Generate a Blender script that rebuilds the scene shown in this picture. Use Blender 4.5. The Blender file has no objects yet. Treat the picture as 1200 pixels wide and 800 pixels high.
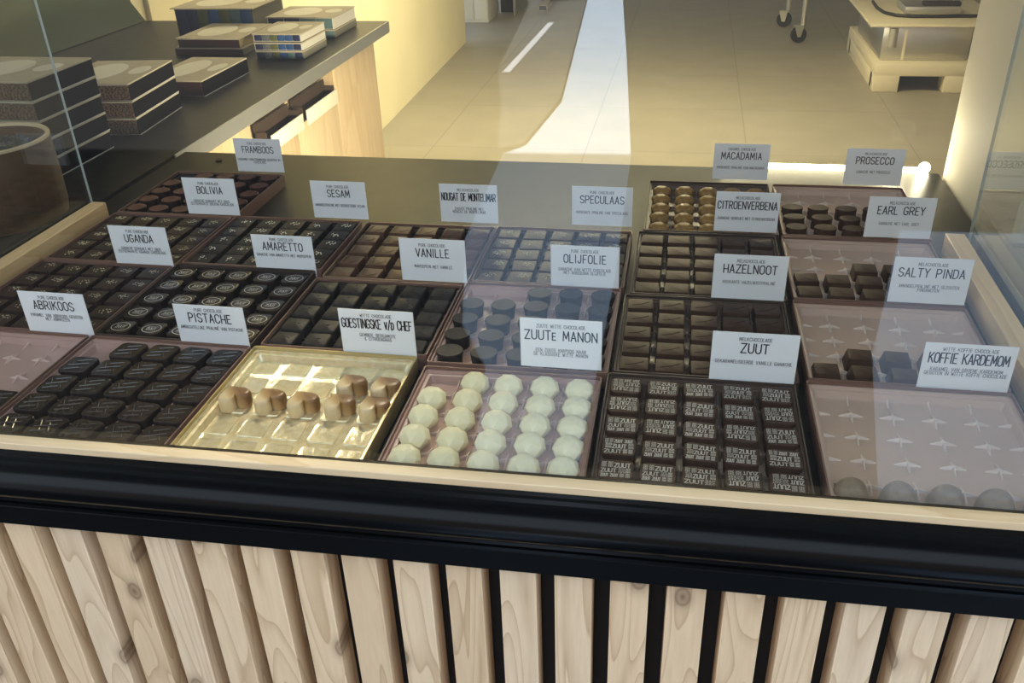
import bpy, bmesh, math, random
from mathutils import Vector, Matrix
PI = math.pi
rnd = random.Random(7)
C = bpy.context.scene.collection
scene = bpy.context.scene

# ------------------------------------------------------------------ camera, world, lights
F_PX = 1049.87
R = [[0.9824027094572376, 0.183964357623704, -0.03228051386171457],
     [0.06379697054901114, -0.4929469841394632, -0.8677172450611872],
     [-0.1755416275412958, 0.8503883735987374, -0.4960088215427698]]
cam_d = bpy.data.cameras.new('camera')
cam = bpy.data.objects.new('camera', cam_d)
C.objects.link(cam)
cam_d.sensor_fit = 'HORIZONTAL'
cam_d.sensor_width = 36.0
cam_d.lens = F_PX / 1200 * 36.0
cam_d.clip_start = 0.02
cam_d.clip_end = 100
right, down, fwd = [Vector(r) for r in R]
rot = Matrix((right, -down, -fwd)).transposed()
cam.matrix_world = Matrix.Translation((0.259, -0.602, 1.608)) @ rot.to_4x4()
scene.camera = cam

scene.view_settings.view_transform = 'Standard'
scene.view_settings.look = 'None'
scene.view_settings.gamma = 1.0
scene.view_settings.use_curve_mapping = False
scene.view_settings.exposure = 0.0

W = bpy.data.worlds.new('street_daylight')
scene.world = W
W.use_nodes = True
bg = W.node_tree.nodes['Background']
bg.inputs[0].default_value = (0.72, 0.85, 1.0, 1)
bg.inputs[1].default_value = 2.2


def lamp(name, kind, loc, target, power, color, size=None, size_y=None, angle=None, blend=0.6, spread=None, radius=None):
    d = bpy.data.lights.new(name, kind)
    d.energy = power
    d.color = color
    if kind == 'AREA':
        d.shape = 'RECTANGLE' if size_y else 'SQUARE'
        d.size = size
        if size_y:
            d.size_y = size_y
        if spread:
            d.spread = spread
    if kind == 'SPOT':
        d.spot_size = angle
        d.spot_blend = blend
        d.shadow_soft_size = radius or 0.05
    if kind == 'SUN':
        d.angle = 0.009
    if kind == 'POINT':
        d.shadow_soft_size = radius or 0.03
    o = bpy.data.objects.new(name, d)
    C.objects.link(o)
    o.location = loc
    if target is not None:
        o.rotation_euler = (Vector(target) - Vector(loc)).to_track_quat('-Z', 'Y').to_euler()
    return o


WARM = (1.0, 0.80, 0.45)
lamp('sun', 'SUN', (0, 6, 12), (0.15, 5.47, 11), 22.0, (1.0, 0.96, 0.9))
lamp('ceiling_spot_over_trays', 'SPOT', (-0.26, 1.35, 2.7), (-0.11, 0.09, 1.1), 105, (1.0, 0.90, 0.70), angle=0.24, blend=1.0, radius=0.05)
lamp('rear_tray_fill', 'SPOT', (0.2, 2.4, 2.7), (0.1, 0.45, 1.1), 8, (1.0, 0.93, 0.84), angle=0.8, radius=0.05)  # unseen spot added to lift the trays from behind
lamp('left_wall_fill', 'AREA', (-0.95, 4.4, 2.65), (-1.62, 4.3, 0.6), 225, (1.0, 0.85, 0.50), size=0.3, size_y=4.0)  # added strip of light, brightens the left wall; no fixture known there
lamp('near_floor_fill', 'SPOT', (1.0, 3.0, 2.7), (0.9, 4.0, 0), 56, (1.0, 0.89, 0.70), angle=1.35, blend=1.0, radius=0.15)  # invented spot, placed to brighten the floor behind the counter
lamp('far_floor_fill', 'AREA', (0.6, 7.6, 2.7), (0.6, 7.6, 0), 4, (1.0, 0.89, 0.72), size=1.2, size_y=0.8)  # added fill for the far floor, no visible source
lamp('side_counter_fill', 'SPOT', (-0.3, 2.4, 2.65), (-1.05, 1.8, 1.0), 22, (1.0, 0.86, 0.6), angle=1.0, radius=0.05)  # added fill on the side worktop and its boxes, source unseen
lamp('under_counter_led', 'AREA', (-0.05, 0.915, 1.02), (-0.25, 2.6, 0.45), 36, (1.0, 0.86, 0.60), size=1.1, size_y=0.02)


# ------------------------------------------------------------------ materials
def mat(name, color=(0.5, 0.5, 0.5), rough=0.5, metal=0.0, spec=0.5, emit=None, estr=0.0, coat=0.0, sss=0.0):
    m = bpy.data.materials.new(name)
    m.use_nodes = True
    b = m.node_tree.nodes['Principled BSDF']
    b.inputs['Base Color'].default_value = (*color, 1)
    b.inputs['Roughness'].default_value = rough
    b.inputs['Metallic'].default_value = metal
    b.inputs['Specular IOR Level'].default_value = spec
    b.inputs['Coat Weight'].default_value = coat
    if sss:
        b.inputs['Subsurface Weight'].default_value = sss
        b.inputs['Subsurface Scale'].default_value = 0.004
    if emit:
        b.inputs['Emission Color'].default_value = (*emit, 1)
        b.inputs['Emission Strength'].default_value = estr
    return m


def N(m, t, **kw):
    n = m.node_tree.nodes.new(t)
    for k, v in kw.items():
        setattr(n, k, v)
    return n


def L(m, a, b):
    m.node_tree.links.new(a, b)


def ramp(m, fac, stops):
    n = N(m, 'ShaderNodeValToRGB')
    e = n.color_ramp.elements
    while len(e) > 1:
        e.remove(e[-1])
    e[0].position = stops[0][0]
    e[0].color = (*stops[0][1], 1)
    for p, c in stops[1:]:
        x = e.new(p)
        x.color = (*c, 1)
    L(m, fac, n.inputs[0])
    return n


def bsdf(m):
    return m.node_tree.nodes['Principled BSDF']


def speckle(m, c1, c2, scale=60, lo=0.35, hi=0.65, bump=0.0, detail=3, rough=None):
    """mottled base colour and optional bump in object space"""
    tc = N(m, 'ShaderNodeTexCoord')
    no = N(m, 'ShaderNodeTexNoise')
    no.inputs['Scale'].default_value = scale
    no.inputs['Detail'].default_value = detail
    L(m, tc.outputs['Object'], no.inputs['Vector'])
    r = ramp(m, no.outputs[0], [(lo, c1), (hi, c2)])
    L(m, r.outputs[0], bsdf(m).inputs['Base Color'])
    if bump:
        bp = N(m, 'ShaderNodeBump')
        bp.inputs['Strength'].default_value = bump
        bp.inputs['Distance'].default_value = 0.001
        L(m, no.outputs[0], bp.inputs['Height'])
        L(m, bp.outputs[0], bsdf(m).inputs['Normal'])
    if rough is not None:
        rr = ramp(m, no.outputs[0], [(lo, (rough[0],) * 3), (hi, (rough[1],) * 3)])
        L(m, rr.outputs[0], bsdf(m).inputs['Roughness'])
    return m


def wood(name, light, dark, axis=2, fine=1.0, rough=0.55, knots=True):
    m = mat(name, light, rough)
    tc = N(m, 'ShaderNodeTexCoord')
    oi = N(m, 'ShaderNodeObjectInfo')
    mul = N(m, 'ShaderNodeVectorMath', operation='SCALE')
    mul.inputs[0].default_value = (7.3, 5.1, 9.7)
    L(m, oi.outputs['Random'], mul.inputs['Scale'])
    add = N(m, 'ShaderNodeVectorMath', operation='ADD')
    L(m, tc.outputs['Object'], add.inputs[0])
    L(m, mul.outputs[0], add.inputs[1])
    mp = N(m, 'ShaderNodeMapping')
    s = [46 * fine] * 3
    s[axis] = 4.2 * fine
    mp.inputs['Scale'].default_value = s
    L(m, add.outputs[0], mp.inputs['Vector'])
    n1 = N(m, 'ShaderNodeTexNoise')
    n1.inputs['Scale'].default_value = 0.55
    n1.inputs['Detail'].default_value = 1.0
    n1.inputs['Distortion'].default_value = 0.6
    L(m, mp.outputs[0], n1.inputs['Vector'])
    # growth rings: repeated bands of the smooth noise field
    mm = N(m, 'ShaderNodeMath', operation='MULTIPLY')
    mm.inputs[1].default_value = 9.0
    L(m, n1.outputs[0], mm.inputs[0])
    fr = N(m, 'ShaderNodeMath', operation='FRACT')
    L(m, mm.outputs[0], fr.inputs[0])
    mid = tuple((a * 0.72 + b * 0.28) for a, b in zip(light, dark))
    rp = ramp(m, fr.outputs[0], [(0.0, light), (0.55, tuple(a * 0.97 for a in light)), (0.88, mid), (0.97, tuple((a + b) / 2 for a, b in zip(light, dark))), (1.0, light)])
    out = rp.outputs[0]
    n2 = N(m, 'ShaderNodeTexNoise')
    n2.inputs['Scale'].default_value = 6.0
    n2.inputs['Detail'].default_value = 4.0
    L(m, mp.outputs[0], n2.inputs['Vector'])
    mx = N(m, 'ShaderNodeMixRGB', blend_type='MULTIPLY')
    mx.inputs[0].default_value = 0.35
    r2 = ramp(m, n2.outputs[0], [(0.3, (0.8, 0.76, 0.7)), (0.65, (1, 1, 1))])
    L(m, out, mx.inputs[1])
    L(m, r2.outputs[0], mx.inputs[2])
    out = mx.outputs[0]
    tint = ramp(m, oi.outputs['Random'], [(0.0, (0.90, 0.86, 0.80)), (0.5, (1.0, 0.97, 0.92)), (1.0, (0.98, 0.99, 1.0))])
    mt = N(m, 'ShaderNodeMixRGB', blend_type='MULTIPLY')
    mt.inputs[0].default_value = 1.0
    L(m, out, mt.inputs[1])
    L(m, tint.outputs[0], mt.inputs[2])
    out = mt.outputs[0]
    if knots:
        sx = N(m, 'ShaderNodeSeparateXYZ')
        L(m, add.outputs[0], sx.inputs[0])
        cb = N(m, 'ShaderNodeCombineXYZ')
        L(m, sx.outputs[0], cb.inputs[0])
        L(m, sx.outputs[2], cb.inputs[1])
        mp2 = N(m, 'ShaderNodeMapping')
        mp2.inputs['Scale'].default_value = (9.0, 5.5, 1)
        L(m, cb.outputs[0], mp2.inputs['Vector'])
        vo = N(m, 'ShaderNodeTexVoronoi', voronoi_dimensions='2D')
        vo.inputs['Scale'].default_value = 1.0
        L(m, mp2.outputs[0], vo.inputs['Vector'])
        kr = ramp(m, vo.outputs['Distance'], [(0.0, (0.9, 0.9, 0.9)), (0.035, (0.55, 0.55, 0.55)), (0.055, (0.75, 0.75, 0.75)), (0.068, (0.35, 0.35, 0.35)), (0.10, (0.12, 0.12, 0.12)), (0.14, (0, 0, 0))])
        mk = N(m, 'ShaderNodeMixRGB')
        mk.inputs[2].default_value = (0.17, 0.09, 0.045, 1)
        L(m, kr.outputs[0], mk.inputs[0])
        L(m, out, mk.inputs[1])
        out = mk.outputs[0]
    L(m, out, bsdf(m).inputs['Base Color'])
    return m


def glass_mat():
    m = bpy.data.materials.new('clear_glass')
    m.use_nodes = True
    nt = m.node_tree
    nt.nodes.clear()
    o = N(m, 'ShaderNodeOutputMaterial')
    t = N(m, 'ShaderNodeBsdfTransparent')
    t.inputs[0].default_value = (0.975, 0.99, 0.98, 1)
    g = N(m, 'ShaderNodeBsdfGlossy')
    g.inputs['Roughness'].default_value = 0.0
    g.inputs[0].default_value = (1, 1, 1, 1)
    lw = N(m, 'ShaderNodeLayerWeight')
    lw.inputs[0].default_value = 0.5
    p = N(m, 'ShaderNodeMath', operation='POWER')
    p.inputs[1].default_value = 5
    L(m, lw.outputs['Facing'], p.inputs[0])
    ma = N(m, 'ShaderNodeMath', operation='MULTIPLY_ADD')
    ma.inputs[1].default_value = 0.95
    ma.inputs[2].default_value = 0.045
    L(m, p.outputs[0], ma.inputs[0])
    mx = N(m, 'ShaderNodeMixShader')
    L(m, ma.outputs[0], mx.inputs[0])
    L(m, t.outputs[0], mx.inputs[1])
    L(m, g.outputs[0], mx.inputs[2])
    L(m, mx.outputs[0], o.inputs[0])
    return m


M = {}
M['glass'] = glass_mat()
M['glass_edge'] = mat('glass_edge', (0.40, 0.44, 0.41), 0.15)
M['pine'] = wood('pine', (0.86, 0.65, 0.43), (0.42, 0.24, 0.11))
M['pale_wood'] = wood('pale_wood', (0.80, 0.60, 0.36), (0.6, 0.38, 0.18), axis=0, fine=0.7, knots=False)
M['pale_wood_y'] = wood('pale_wood_side', (0.78, 0.58, 0.34), (0.6, 0.38, 0.18), axis=1, fine=0.7, knots=False)
M['plywood'] = wood('plywood', (0.78, 0.62, 0.40), (0.62, 0.45, 0.26), axis=2, fine=0.35, rough=0.5, knots=False)
M['bowl_wood'] = wood('bowl_wood', (0.11, 0.06, 0.027), (0.055, 0.03, 0.013), axis=2, fine=0.6, rough=0.4, knots=False)
M['bowl_rim'] = mat('bowl_rim_wood', (0.62, 0.48, 0.30), 0.45)
M['black_gloss'] = mat('black_lacquer', (0.002, 0.0024, 0.003), 0.24, spec=0.20)
M['black_matt'] = mat('black_board', (0.006, 0.006, 0.007), 0.7)
M['black_dull'] = mat('dull_black_paint', (0.003, 0.0034, 0.004), 0.5, spec=0.12)
M['worktop'] = speckle(mat('black_worktop', (0.02, 0.02, 0.02), 0.42, spec=0.16), (0.014, 0.014, 0.014), (0.022, 0.022, 0.021), 30, bump=0.03)
M['steel_edge'] = mat('brushed_edge', (0.45, 0.46, 0.46), 0.4, metal=0.7)
M['floor'] = None
M['wall_cream'] = speckle(mat('cream_plaster', (0.85, 0.76, 0.50), 0.8), (0.84, 0.76, 0.52), (0.88, 0.80, 0.56), 3, bump=0.05)
M['wall_white'] = mat('white_wall', (0.50, 0.47, 0.38), 0.7)
M['wall_green'] = mat('green_panel_paint', (0.075, 0.095, 0.058), 0.4)
M['ceiling'] = mat('ceiling_paint', (0.16, 0.155, 0.15), 0.9)
M['paper'] = mat('white_card', (0.85, 0.85, 0.87), 0.5)
M['ink'] = mat('black_ink', (0.012, 0.012, 0.016), 0.5)
M['ink_soft'] = mat('grey_ink', (0.10, 0.10, 0.115), 0.5)
# chocolate
def choc(name, a, b, rough=0.42, bump=0.25, scale=180, spec=0.2):
    return speckle(mat(name, a, rough, spec=spec), a, b, scale, bump=bump)
M['dark'] = choc('dark_chocolate', (0.032, 0.017, 0.013), (0.044, 0.024, 0.019))
M['dark_gloss'] = choc('glossy_dark_chocolate', (0.022, 0.014, 0.011), (0.032, 0.020, 0.015), rough=0.26, bump=0.1)
M['dark_soft'] = choc('matt_dark_chocolate', (0.022, 0.018, 0.016), (0.036, 0.029, 0.026), rough=0.5, bump=0.5)
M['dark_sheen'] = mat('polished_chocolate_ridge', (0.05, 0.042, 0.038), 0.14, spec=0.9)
M['milk'] = choc('milk_chocolate', (0.105, 0.052, 0.032), (0.125, 0.064, 0.041), rough=0.45, bump=0.15)
M['milk_dark'] = choc('deep_milk_chocolate', (0.052, 0.026, 0.016), (0.064, 0.033, 0.021), rough=0.45, bump=0.15)
M['red_dust'] = choc('reddish_chocolate_top', (0.085, 0.034, 0.027), (0.145, 0.06, 0.046), rough=0.6, bump=0.5, scale=120)
M['white'] = choc('white_chocolate', (0.80, 0.72, 0.47), (0.86, 0.78, 0.53), rough=0.30, bump=0.12, scale=70)
M['caramel'] = choc('caramel_chocolate', (0.26, 0.15, 0.048), (0.34, 0.20, 0.072), rough=0.33, bump=0.12)
M['tan_dome'] = choc('coffee_chocolate', (0.22, 0.16, 0.115), (0.28, 0.21, 0.15), rough=0.42, bump=0.15)
M['nib'] = mat('nut_flakes', (0.56, 0.48, 0.35), 0.6)
M['nib_green'] = mat('pistachio_flakes', (0.42, 0.42, 0.17), 0.6)
M['sesame'] = mat('sesame_seed', (0.78, 0.72, 0.58), 0.5)
M['cream_ink'] = mat('cocoa_butter_print', (0.60, 0.55, 0.49), 0.4)
M['groove'] = mat('chocolate_groove', (0.018, 0.010, 0.007), 0.6)
def heart_mat():
    m = mat('airbrushed_heart', (0.6, 0.4, 0.2), 0.3)
    tc = N(m, 'ShaderNodeTexCoord')
    sp = N(m, 'ShaderNodeSeparateXYZ')
    L(m, tc.outputs['Object'], sp.inputs[0])
    a = N(m, 'ShaderNodeMath', operation='MULTIPLY_ADD')
    a.inputs[1].default_value = 34.0
    a.inputs[2].default_value = 0.12
    L(m, sp.outputs[0], a.inputs[0])
    b = N(m, 'ShaderNodeMath', operation='MULTIPLY_ADD')
    b.inputs[1].default_value = 34.0
    L(m, sp.outputs[1], b.inputs[0])
    L(m, a.outputs[0], b.inputs[2])
    c = N(m, 'ShaderNodeMath', operation='MULTIPLY_ADD')
    c.inputs[1].default_value = 22.0
    L(m, sp.outputs[2], c.inputs[0])
    L(m, b.outputs[0], c.inputs[2])
    r = ramp(m, c.outputs[0], [(0.05, (0.66, 0.50, 0.29)), (0.32, (0.45, 0.27, 0.11)), (0.72, (0.20, 0.095, 0.034))])
    L(m, r.outputs[0], bsdf(m).inputs['Base Color'])
    return m
M['heart'] = heart_mat()
# trays
M['tray_pink'] = mat('rosy_brown_plastic', (0.44, 0.28, 0.24), 0.30, spec=0.55)
M['tray_brown'] = mat('brown_plastic', (0.52, 0.37, 0.30), 0.33, spec=0.5)
M['tray_shaded'] = mat('shaded_brown_plastic', (0.030, 0.018, 0.014), 0.35)  # same insert plastic, darkened for the shade between packed chocolates
M['tray_half_shaded'] = mat('half_shaded_brown_plastic', (0.115, 0.075, 0.058), 0.33)  # same insert plastic, partly darkened in colour for shade in full trays
M['tray_gold'] = speckle(mat('gold_foil_plastic', (0.80, 0.66, 0.38), 0.27, metal=0.6), (0.80, 0.67, 0.40), (0.92, 0.82, 0.58), 140, bump=0.8)
M['ridge_pink'] = mat('lit_rosy_ridge', (0.64, 0.47, 0.41), 0.3)  # ridge colours lightened to paint in the light caught on their tops
M['ridge_brown'] = mat('lit_brown_ridge', (0.66, 0.54, 0.47), 0.3)
M['ridge_mid'] = mat('lit_half_shaded_ridge', (0.20, 0.145, 0.115), 0.3)
M['box_copper'] = mat('copper_brown_card', (0.185, 0.098, 0.074), 0.36)
M['box_dark'] = mat('dark_brown_card', (0.055, 0.035, 0.027), 0.42)
M['box_gold'] = mat('gold_card', (0.52, 0.40, 0.19), 0.35, metal=0.6)
# boxes on the side counter
M['kraft'] = speckle(mat('kraft_lid', (0.42, 0.36, 0.25), 0.7), (0.46, 0.40, 0.29), (0.52, 0.45, 0.33), 40)
M['oval'] = mat('pale_oval_label', (0.74, 0.70, 0.58), 0.6)
M['box_black'] = mat('black_box_card', (0.003, 0.003, 0.003), 0.7, spec=0.06)
M['silver_line'] = mat('silver_edge', (0.55, 0.56, 0.54), 0.35)
M['rough_brown'] = speckle(mat('mendiant_window', (0.12, 0.07, 0.035), 0.6), (0.03, 0.018, 0.010), (0.22, 0.13, 0.065), 240, lo=0.4, hi=0.62, bump=0.6, detail=5)
M['white_side'] = mat('white_box_side', (0.70, 0.66, 0.56), 0.6)
M['grey_side'] = mat('taupe_box_side', (0.17, 0.16, 0.12), 0.6)
M['tan_side'] = mat('tan_box_side', (0.42, 0.32, 0.17), 0.6)
M['maroon'] = mat('maroon_box_front', (0.045, 0.018, 0.014), 0.5)
for k, c in dict(blue=(0.03, 0.085, 0.22), teal=(0.09, 0.16, 0.16), olive=(0.11, 0.12, 0.045), navy=(0.02, 0.03, 0.075), grey=(0.12, 0.13, 0.14)).items():
    M['win_' + k] = mat(k + '_wrapper', c, 0.4)
M['charcoal'] = speckle(mat('dark_granules', (0.03, 0.032, 0.03), 0.7), (0.012, 0.013, 0.012), (0.07, 0.075, 0.072), 90, bump=0.6)
M['drawer_dark'] = mat('dark_drawer_inside', (0.045, 0.028, 0.018), 0.6)
M['drawer_front'] = mat('cream_drawer_front', (0.84, 0.80, 0.62), 0.45)
M['steel'] = mat('stainless_steel', (0.55, 0.54, 0.50), 0.3, metal=0.9)
M['rubber'] = mat('black_rubber', (0.012, 0.011, 0.011), 0.6)
M['cream_plastic'] = mat('cream_plastic', (0.66, 0.60, 0.46), 0.5)
M['cable'] = mat('black_cable', (0.01, 0.01, 0.01), 0.5)
M['led'] = mat('warm_led', (1, 0.9, 0.7), 0.5, emit=(1.0, 0.86, 0.55), estr=14.0)
M['led_bulb'] = mat('warm_led_bulb', (1, 0.9, 0.7), 0.5, emit=(1.0, 0.88, 0.6), estr=45.0)
M['alu'] = mat('aluminium', (0.5, 0.5, 0.48), 0.4, metal=0.8)
M['tan_box'] = mat('tan_duct', (0.42, 0.36, 0.24), 0.6)
M['white_door'] = mat('white_panel', (0.62, 0.60, 0.52), 0.5)
M['dark_void'] = mat('dark_cabinet', (0.02, 0.018, 0.015), 0.7)
M['brick'] = mat('dark_brick', (0.10, 0.075, 0.06), 0.85)
M['pavement'] = mat('pavement_slabs', (0.022, 0.022, 0.024), 0.85)
M['reflect_streak'] = mat('white_reflection_streak', (0.85, 0.86, 0.9), 0.7)  # invented ground line, mirrored in the pane as a bright streak
M['reflect_mid'] = mat('grey_reflection_patch', (0.13, 0.13, 0.13), 0.8)  # unseen ground patch added for a faint veil in the pane
M['reflect_pale'] = mat('pale_reflection_patch', (0.62, 0.76, 0.95), 0.8)  # unseen ground patch added for the bluish veil mirrored in the glass


def floor_mat():
    m = mat('floor_tiles', (0.3, 0.27, 0.22), 0.45)
    tc = N(m, 'ShaderNodeTexCoord')
    br = N(m, 'ShaderNodeTexBrick')
    br.offset = 0.0
    br.inputs['Scale'].default_value = 1.0
    br.inputs['Brick Width'].default_value = 0.9
    br.inputs['Row Height'].default_value = 0.9
    br.inputs['Mortar Size'].default_value = 0.004
    br.inputs['Color1'].default_value = (0.30, 0.275, 0.225, 1)
    br.inputs['Color2'].default_value = (0.32, 0.292, 0.24, 1)
    br.inputs['Mortar'].default_value = (0.24, 0.22, 0.18, 1)
    mp = N(m, 'ShaderNodeMapping')
    mp.inputs['Location'].default_value = (0.297, 0.12, 0)
    L(m, tc.outputs['Object'], mp.inputs['Vector'])
    L(m, mp.outputs[0], br.inputs['Vector'])
    no = N(m, 'ShaderNodeTexNoise')
    no.inputs['Scale'].default_value = 4
    no.inputs['Detail'].default_value = 4
    L(m, tc.outputs['Object'], no.inputs['Vector'])
    mx = N(m, 'ShaderNodeMixRGB', blend_type='MULTIPLY')
    mx.inputs[0].default_value = 0.5
    r = ramp(m, no.outputs[0], [(0.3, (0.78, 0.78, 0.78)), (0.7, (1, 1, 1))])
    L(m, br.outputs[0], mx.inputs[1])
    L(m, r.outputs[0], mx.inputs[2])
    L(m, mx.outputs[0], bsdf(m).inputs['Base Color'])
    return m


M['floor'] = floor_mat()


# ------------------------------------------------------------------ mesh helpers
def mesh_from(bm, mats, smooth=None, name='mesh'):
    me = bpy.data.meshes.new(name)
    bmesh.ops.recalc_face_normals(bm, faces=bm.faces)
    bm.to_mesh(me)
    bm.free()
    for m in (mats if isinstance(mats, (list, tuple)) else [mats]):
        me.materials.append(M[m])
    if smooth is not None:
        for p in me.polygons:
            p.use_smooth = True
        me.set_sharp_from_angle(angle=math.radians(smooth))
    return me


def obj(name, data, parent=None, loc=(0, 0, 0), rz=0.0, label=None):
    o = bpy.data.objects.new(name, data)
    C.objects.link(o)
    o.location = loc
    o.rotation_euler = (0, 0, rz)
    if parent is not None:
        o.parent = parent
    if label:
        o['label'] = label
    return o


def tag(o, label, cat, group=None, kind=None):
    o['label'] = label
    o['category'] = cat
    if group:
        o['group'] = group
    if kind:
        o['kind'] = kind
    return o


def thing(name, label, cat, loc=(0, 0, 0), rz=0.0, group=None):
    return tag(obj(name, None, None, loc, rz), label, cat, group)


def struct(name, bm, m, smooth=None):
    o = obj(name, mesh_from(bm, m, smooth, name))
    o['kind'] = 'structure'
    return o


def box(bm, x0, x1, y0, y1, z0, z1, mi=0, bevel=0.0, seg=2):
    vs = [bm.verts.new((x, y, z)) for z in (z0, z1) for y in (y0, y1) for x in (x0, x1)]
    fs = []
    for f in ((0, 2, 3, 1), (4, 5, 7, 6), (0, 1, 5, 4), (2, 6, 7, 3), (0, 4, 6, 2), (1, 3, 7, 5)):
        fc = bm.faces.new([vs[i] for i in f])
        fc.material_index = mi
        fs.append(fc)
    if bevel:
        es = list({e for f in fs for e in f.edges})
        r = bmesh.ops.bevel(bm, geom=es, offset=bevel, segments=seg, profile=0.5, affect='EDGES')
        for f in r['faces']:
            f.material_index = mi
    return vs


def boxm(x0, x1, y0, y1, z0, z1, m, bevel=0.0, seg=2, name='mesh', smooth=40):
    bm = bmesh.new()
    box(bm, x0, x1, y0, y1, z0, z1, 0, bevel, seg)
    return mesh_from(bm, m, smooth if bevel else None, name)


def rings(bm, prof, mi=0, cap_top=True, cap_bot=True, mi_top=None):
    """prof: list of rings, each a list of (x,y,z); same length"""
    rs = [[bm.verts.new(p) for p in r] for r in prof]
    n = len(rs[0])
    for a, b in zip(rs, rs[1:]):
        for i in range(n):
            f = bm.faces.new((a[i], a[(i + 1) % n], b[(i + 1) % n], b[i]))
            f.material_index = mi
    if cap_bot:
        bm.faces.new(list(reversed(rs[0]))).material_index = mi
    if cap_top:
        bm.faces.new(rs[-1]).material_index = mi if mi_top is None else mi_top
    return rs


def rrect(w, d, r, n=5):
    """rounded rectangle outline"""
    r = min(r, w / 2 - 1e-5, d / 2 - 1e-5)
    out = []
    for cx, cy, a0 in ((w / 2 - r, d / 2 - r, 0), (-w / 2 + r, d / 2 - r, 90), (-w / 2 + r, -d / 2 + r, 180), (w / 2 - r, -d / 2 + r, 270)):
        for k in range(n):
            a = math.radians(a0 + 90 * k / (n - 1))
            out.append((cx + r * math.cos(a), cy + r * math.sin(a)))
    return out


def ell(a, b, n=28, wob=0, seed=0):
    rr = random.Random(seed)
    p1, p2 = rr.random() * 6.28, rr.random() * 6.28
    return [(a * math.cos(2 * PI * i / n) * (1 + wob * math.sin(2 * (2 * PI * i / n) + p1) + wob * .7 * math.sin(3 * (2 * PI * i / n) + p2)),
             b * math.sin(2 * PI * i / n) * (1 + wob * math.sin(2 * (2 * PI * i / n) + p1))) for i in range(n)]


def at(outline, s, z):
    return [(x * s, y * s, z) for x, y in outline]


def tube(bm, pts, r, n=8, mi=0, cap=True):
    pts = [Vector(p) for p in pts]
    prof = []
    up = Vector((0, 0, 1))
    for i, p in enumerate(pts):
        t = (pts[min(i + 1, len(pts) - 1)] - pts[max(i - 1, 0)]).normalized()
        a = t.cross(up)
        if a.length < 1e-3:
            a = t.cross(Vector((1, 0, 0)))
        a.normalize()
        b = t.cross(a)
        prof.append([tuple(p + a * r * math.cos(2 * PI * k / n) + b * r * math.sin(2 * PI * k / n)) for k in range(n)])
    rings(bm, prof, mi, cap, cap)


# ------------------------------------------------------------------ stroke lettering
def arc(cx, cy, rx, ry, a0, a1, n=7):
    return [(cx + rx * math.cos(math.radians(a0 + (a1 - a0) * k / n)), cy + ry * math.sin(math.radians(a0 + (a1 - a0) * k / n))) for k in range(n + 1)]


O_ = arc(.5, .72, .5, .28, 0, 180) + arc(.5, .28, .5, .28, 180, 360) + [(1, .72)]
GL = {
    'A': [[(0, 0), (.5, 1), (1, 0)], [(.17, .32), (.83, .32)]],
    'B': [[(0, 0), (0, 1)] + arc(.5, .78, .45, .22, 90, -90) + [(0, .56)], [(.5, .56)] + arc(.5, .28, .5, .28, 90, -90) + [(0, 0)]],
    'C': [arc(.5, .72, .5, .28, 10, 180) + arc(.5, .28, .5, .28, 180, 350)],
    'D': [[(0, 0), (0, 1)] + arc(.4, .65, .6, .35, 90, 0) + arc(.4, .35, .6, .35, 0, -90) + [(0, 0)]],
    'E': [[(.9, 1), (0, 1), (0, 0), (.95, 0)], [(0, .52), (.75, .52)]],
    'F': [[(.95, 1), (0, 1), (0, 0)], [(0, .5), (.75, .5)]],
    'G': [arc(.5, .72, .5, .28, 20, 180) + arc(.5, .28, .5, .28, 180, 360) + [(1, .45), (.55, .45)]],
    'H': [[(0, 0), (0, 1)], [(1, 0), (1, 1)], [(0, .45), (1, .45)]],
    'I': [[(.5, 0), (.5, 1)]],
    'J': [[(.85, 1), (.85, .28)] + arc(.43, .28, .42, .28, 0, -170)],
    'K': [[(0, 0), (0, 1)], [(.95, 1), (0, .42)], [(.3, .6), (1, 0)]],
    'L': [[(0, 1), (0, 0), (.9, 0)]],
    'M': [[(0, 0), (.08, 1), (.5, .25), (.92, 1), (1, 0)]],
    'N': [[(0, 0), (0, 1), (1, 0), (1, 1)]],
    'O': [O_],
    'P': [[(0, 0), (0, 1)] + arc(.5, .73, .5, .27, 90, -90) + [(0, .46)]],
    'Q': [O_, [(.6, .25), (1, -.05)]],
    'R': [[(0, 0), (0, 1)] + arc(.5, .74, .5, .26, 90, -90) + [(0, .4)], [(.55, .46), (1, 0)]],
    'S': [arc(.5, .75, .48, .25, 20, 180, 6) + arc(.5, .75, .48, .25, 180, 235, 2) + [(.8, .42)] + arc(.5, .25, .5, .25, 30, -160, 7)],
    'T': [[(0, 1), (1, 1)], [(.5, 1), (.5, 0)]],
    'U': [[(0, 1), (0, .28)] + arc(.5, .28, .5, .28, 180, 360) + [(1, 1)]],
    'V': [[(0, 1), (.5, 0), (1, 1)]],
    'W': [[(0, 1), (.25, 0), (.5, .7), (.75, 0), (1, 1)]],
    'X': [[(0, 0), (1, 1)], [(0, 1), (1, 0)]],
    'Y': [[(0, 1), (.5, .5), (1, 1)], [(.5, .5), (.5, 0)]],
    'Z': [[(0, 1), (1, 1), (0, 0), (1, 0)]],
    '/': [[(0, -.05), (1, 1.05)]],
    '&': [[(1, 0), (.2, .75)] + arc(.45, .8, .25, .2, 190, -40) + [(.0, .3)] + arc(.4, .22, .4, .22, 160, 330)],
    ',': [[(.5, .05), (.35, -.18)]],
}
GL['É'] = GL['E'] + [[(.35, 1.12), (.7, 1.3)]]
NARROW = {'I': .3, ',': .35, ' ': .7, 'M': 1.2, 'W': 1.3, 'L': .85, 'E': .85, 'F': .85, 'J': .85, '/': .8}


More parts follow.
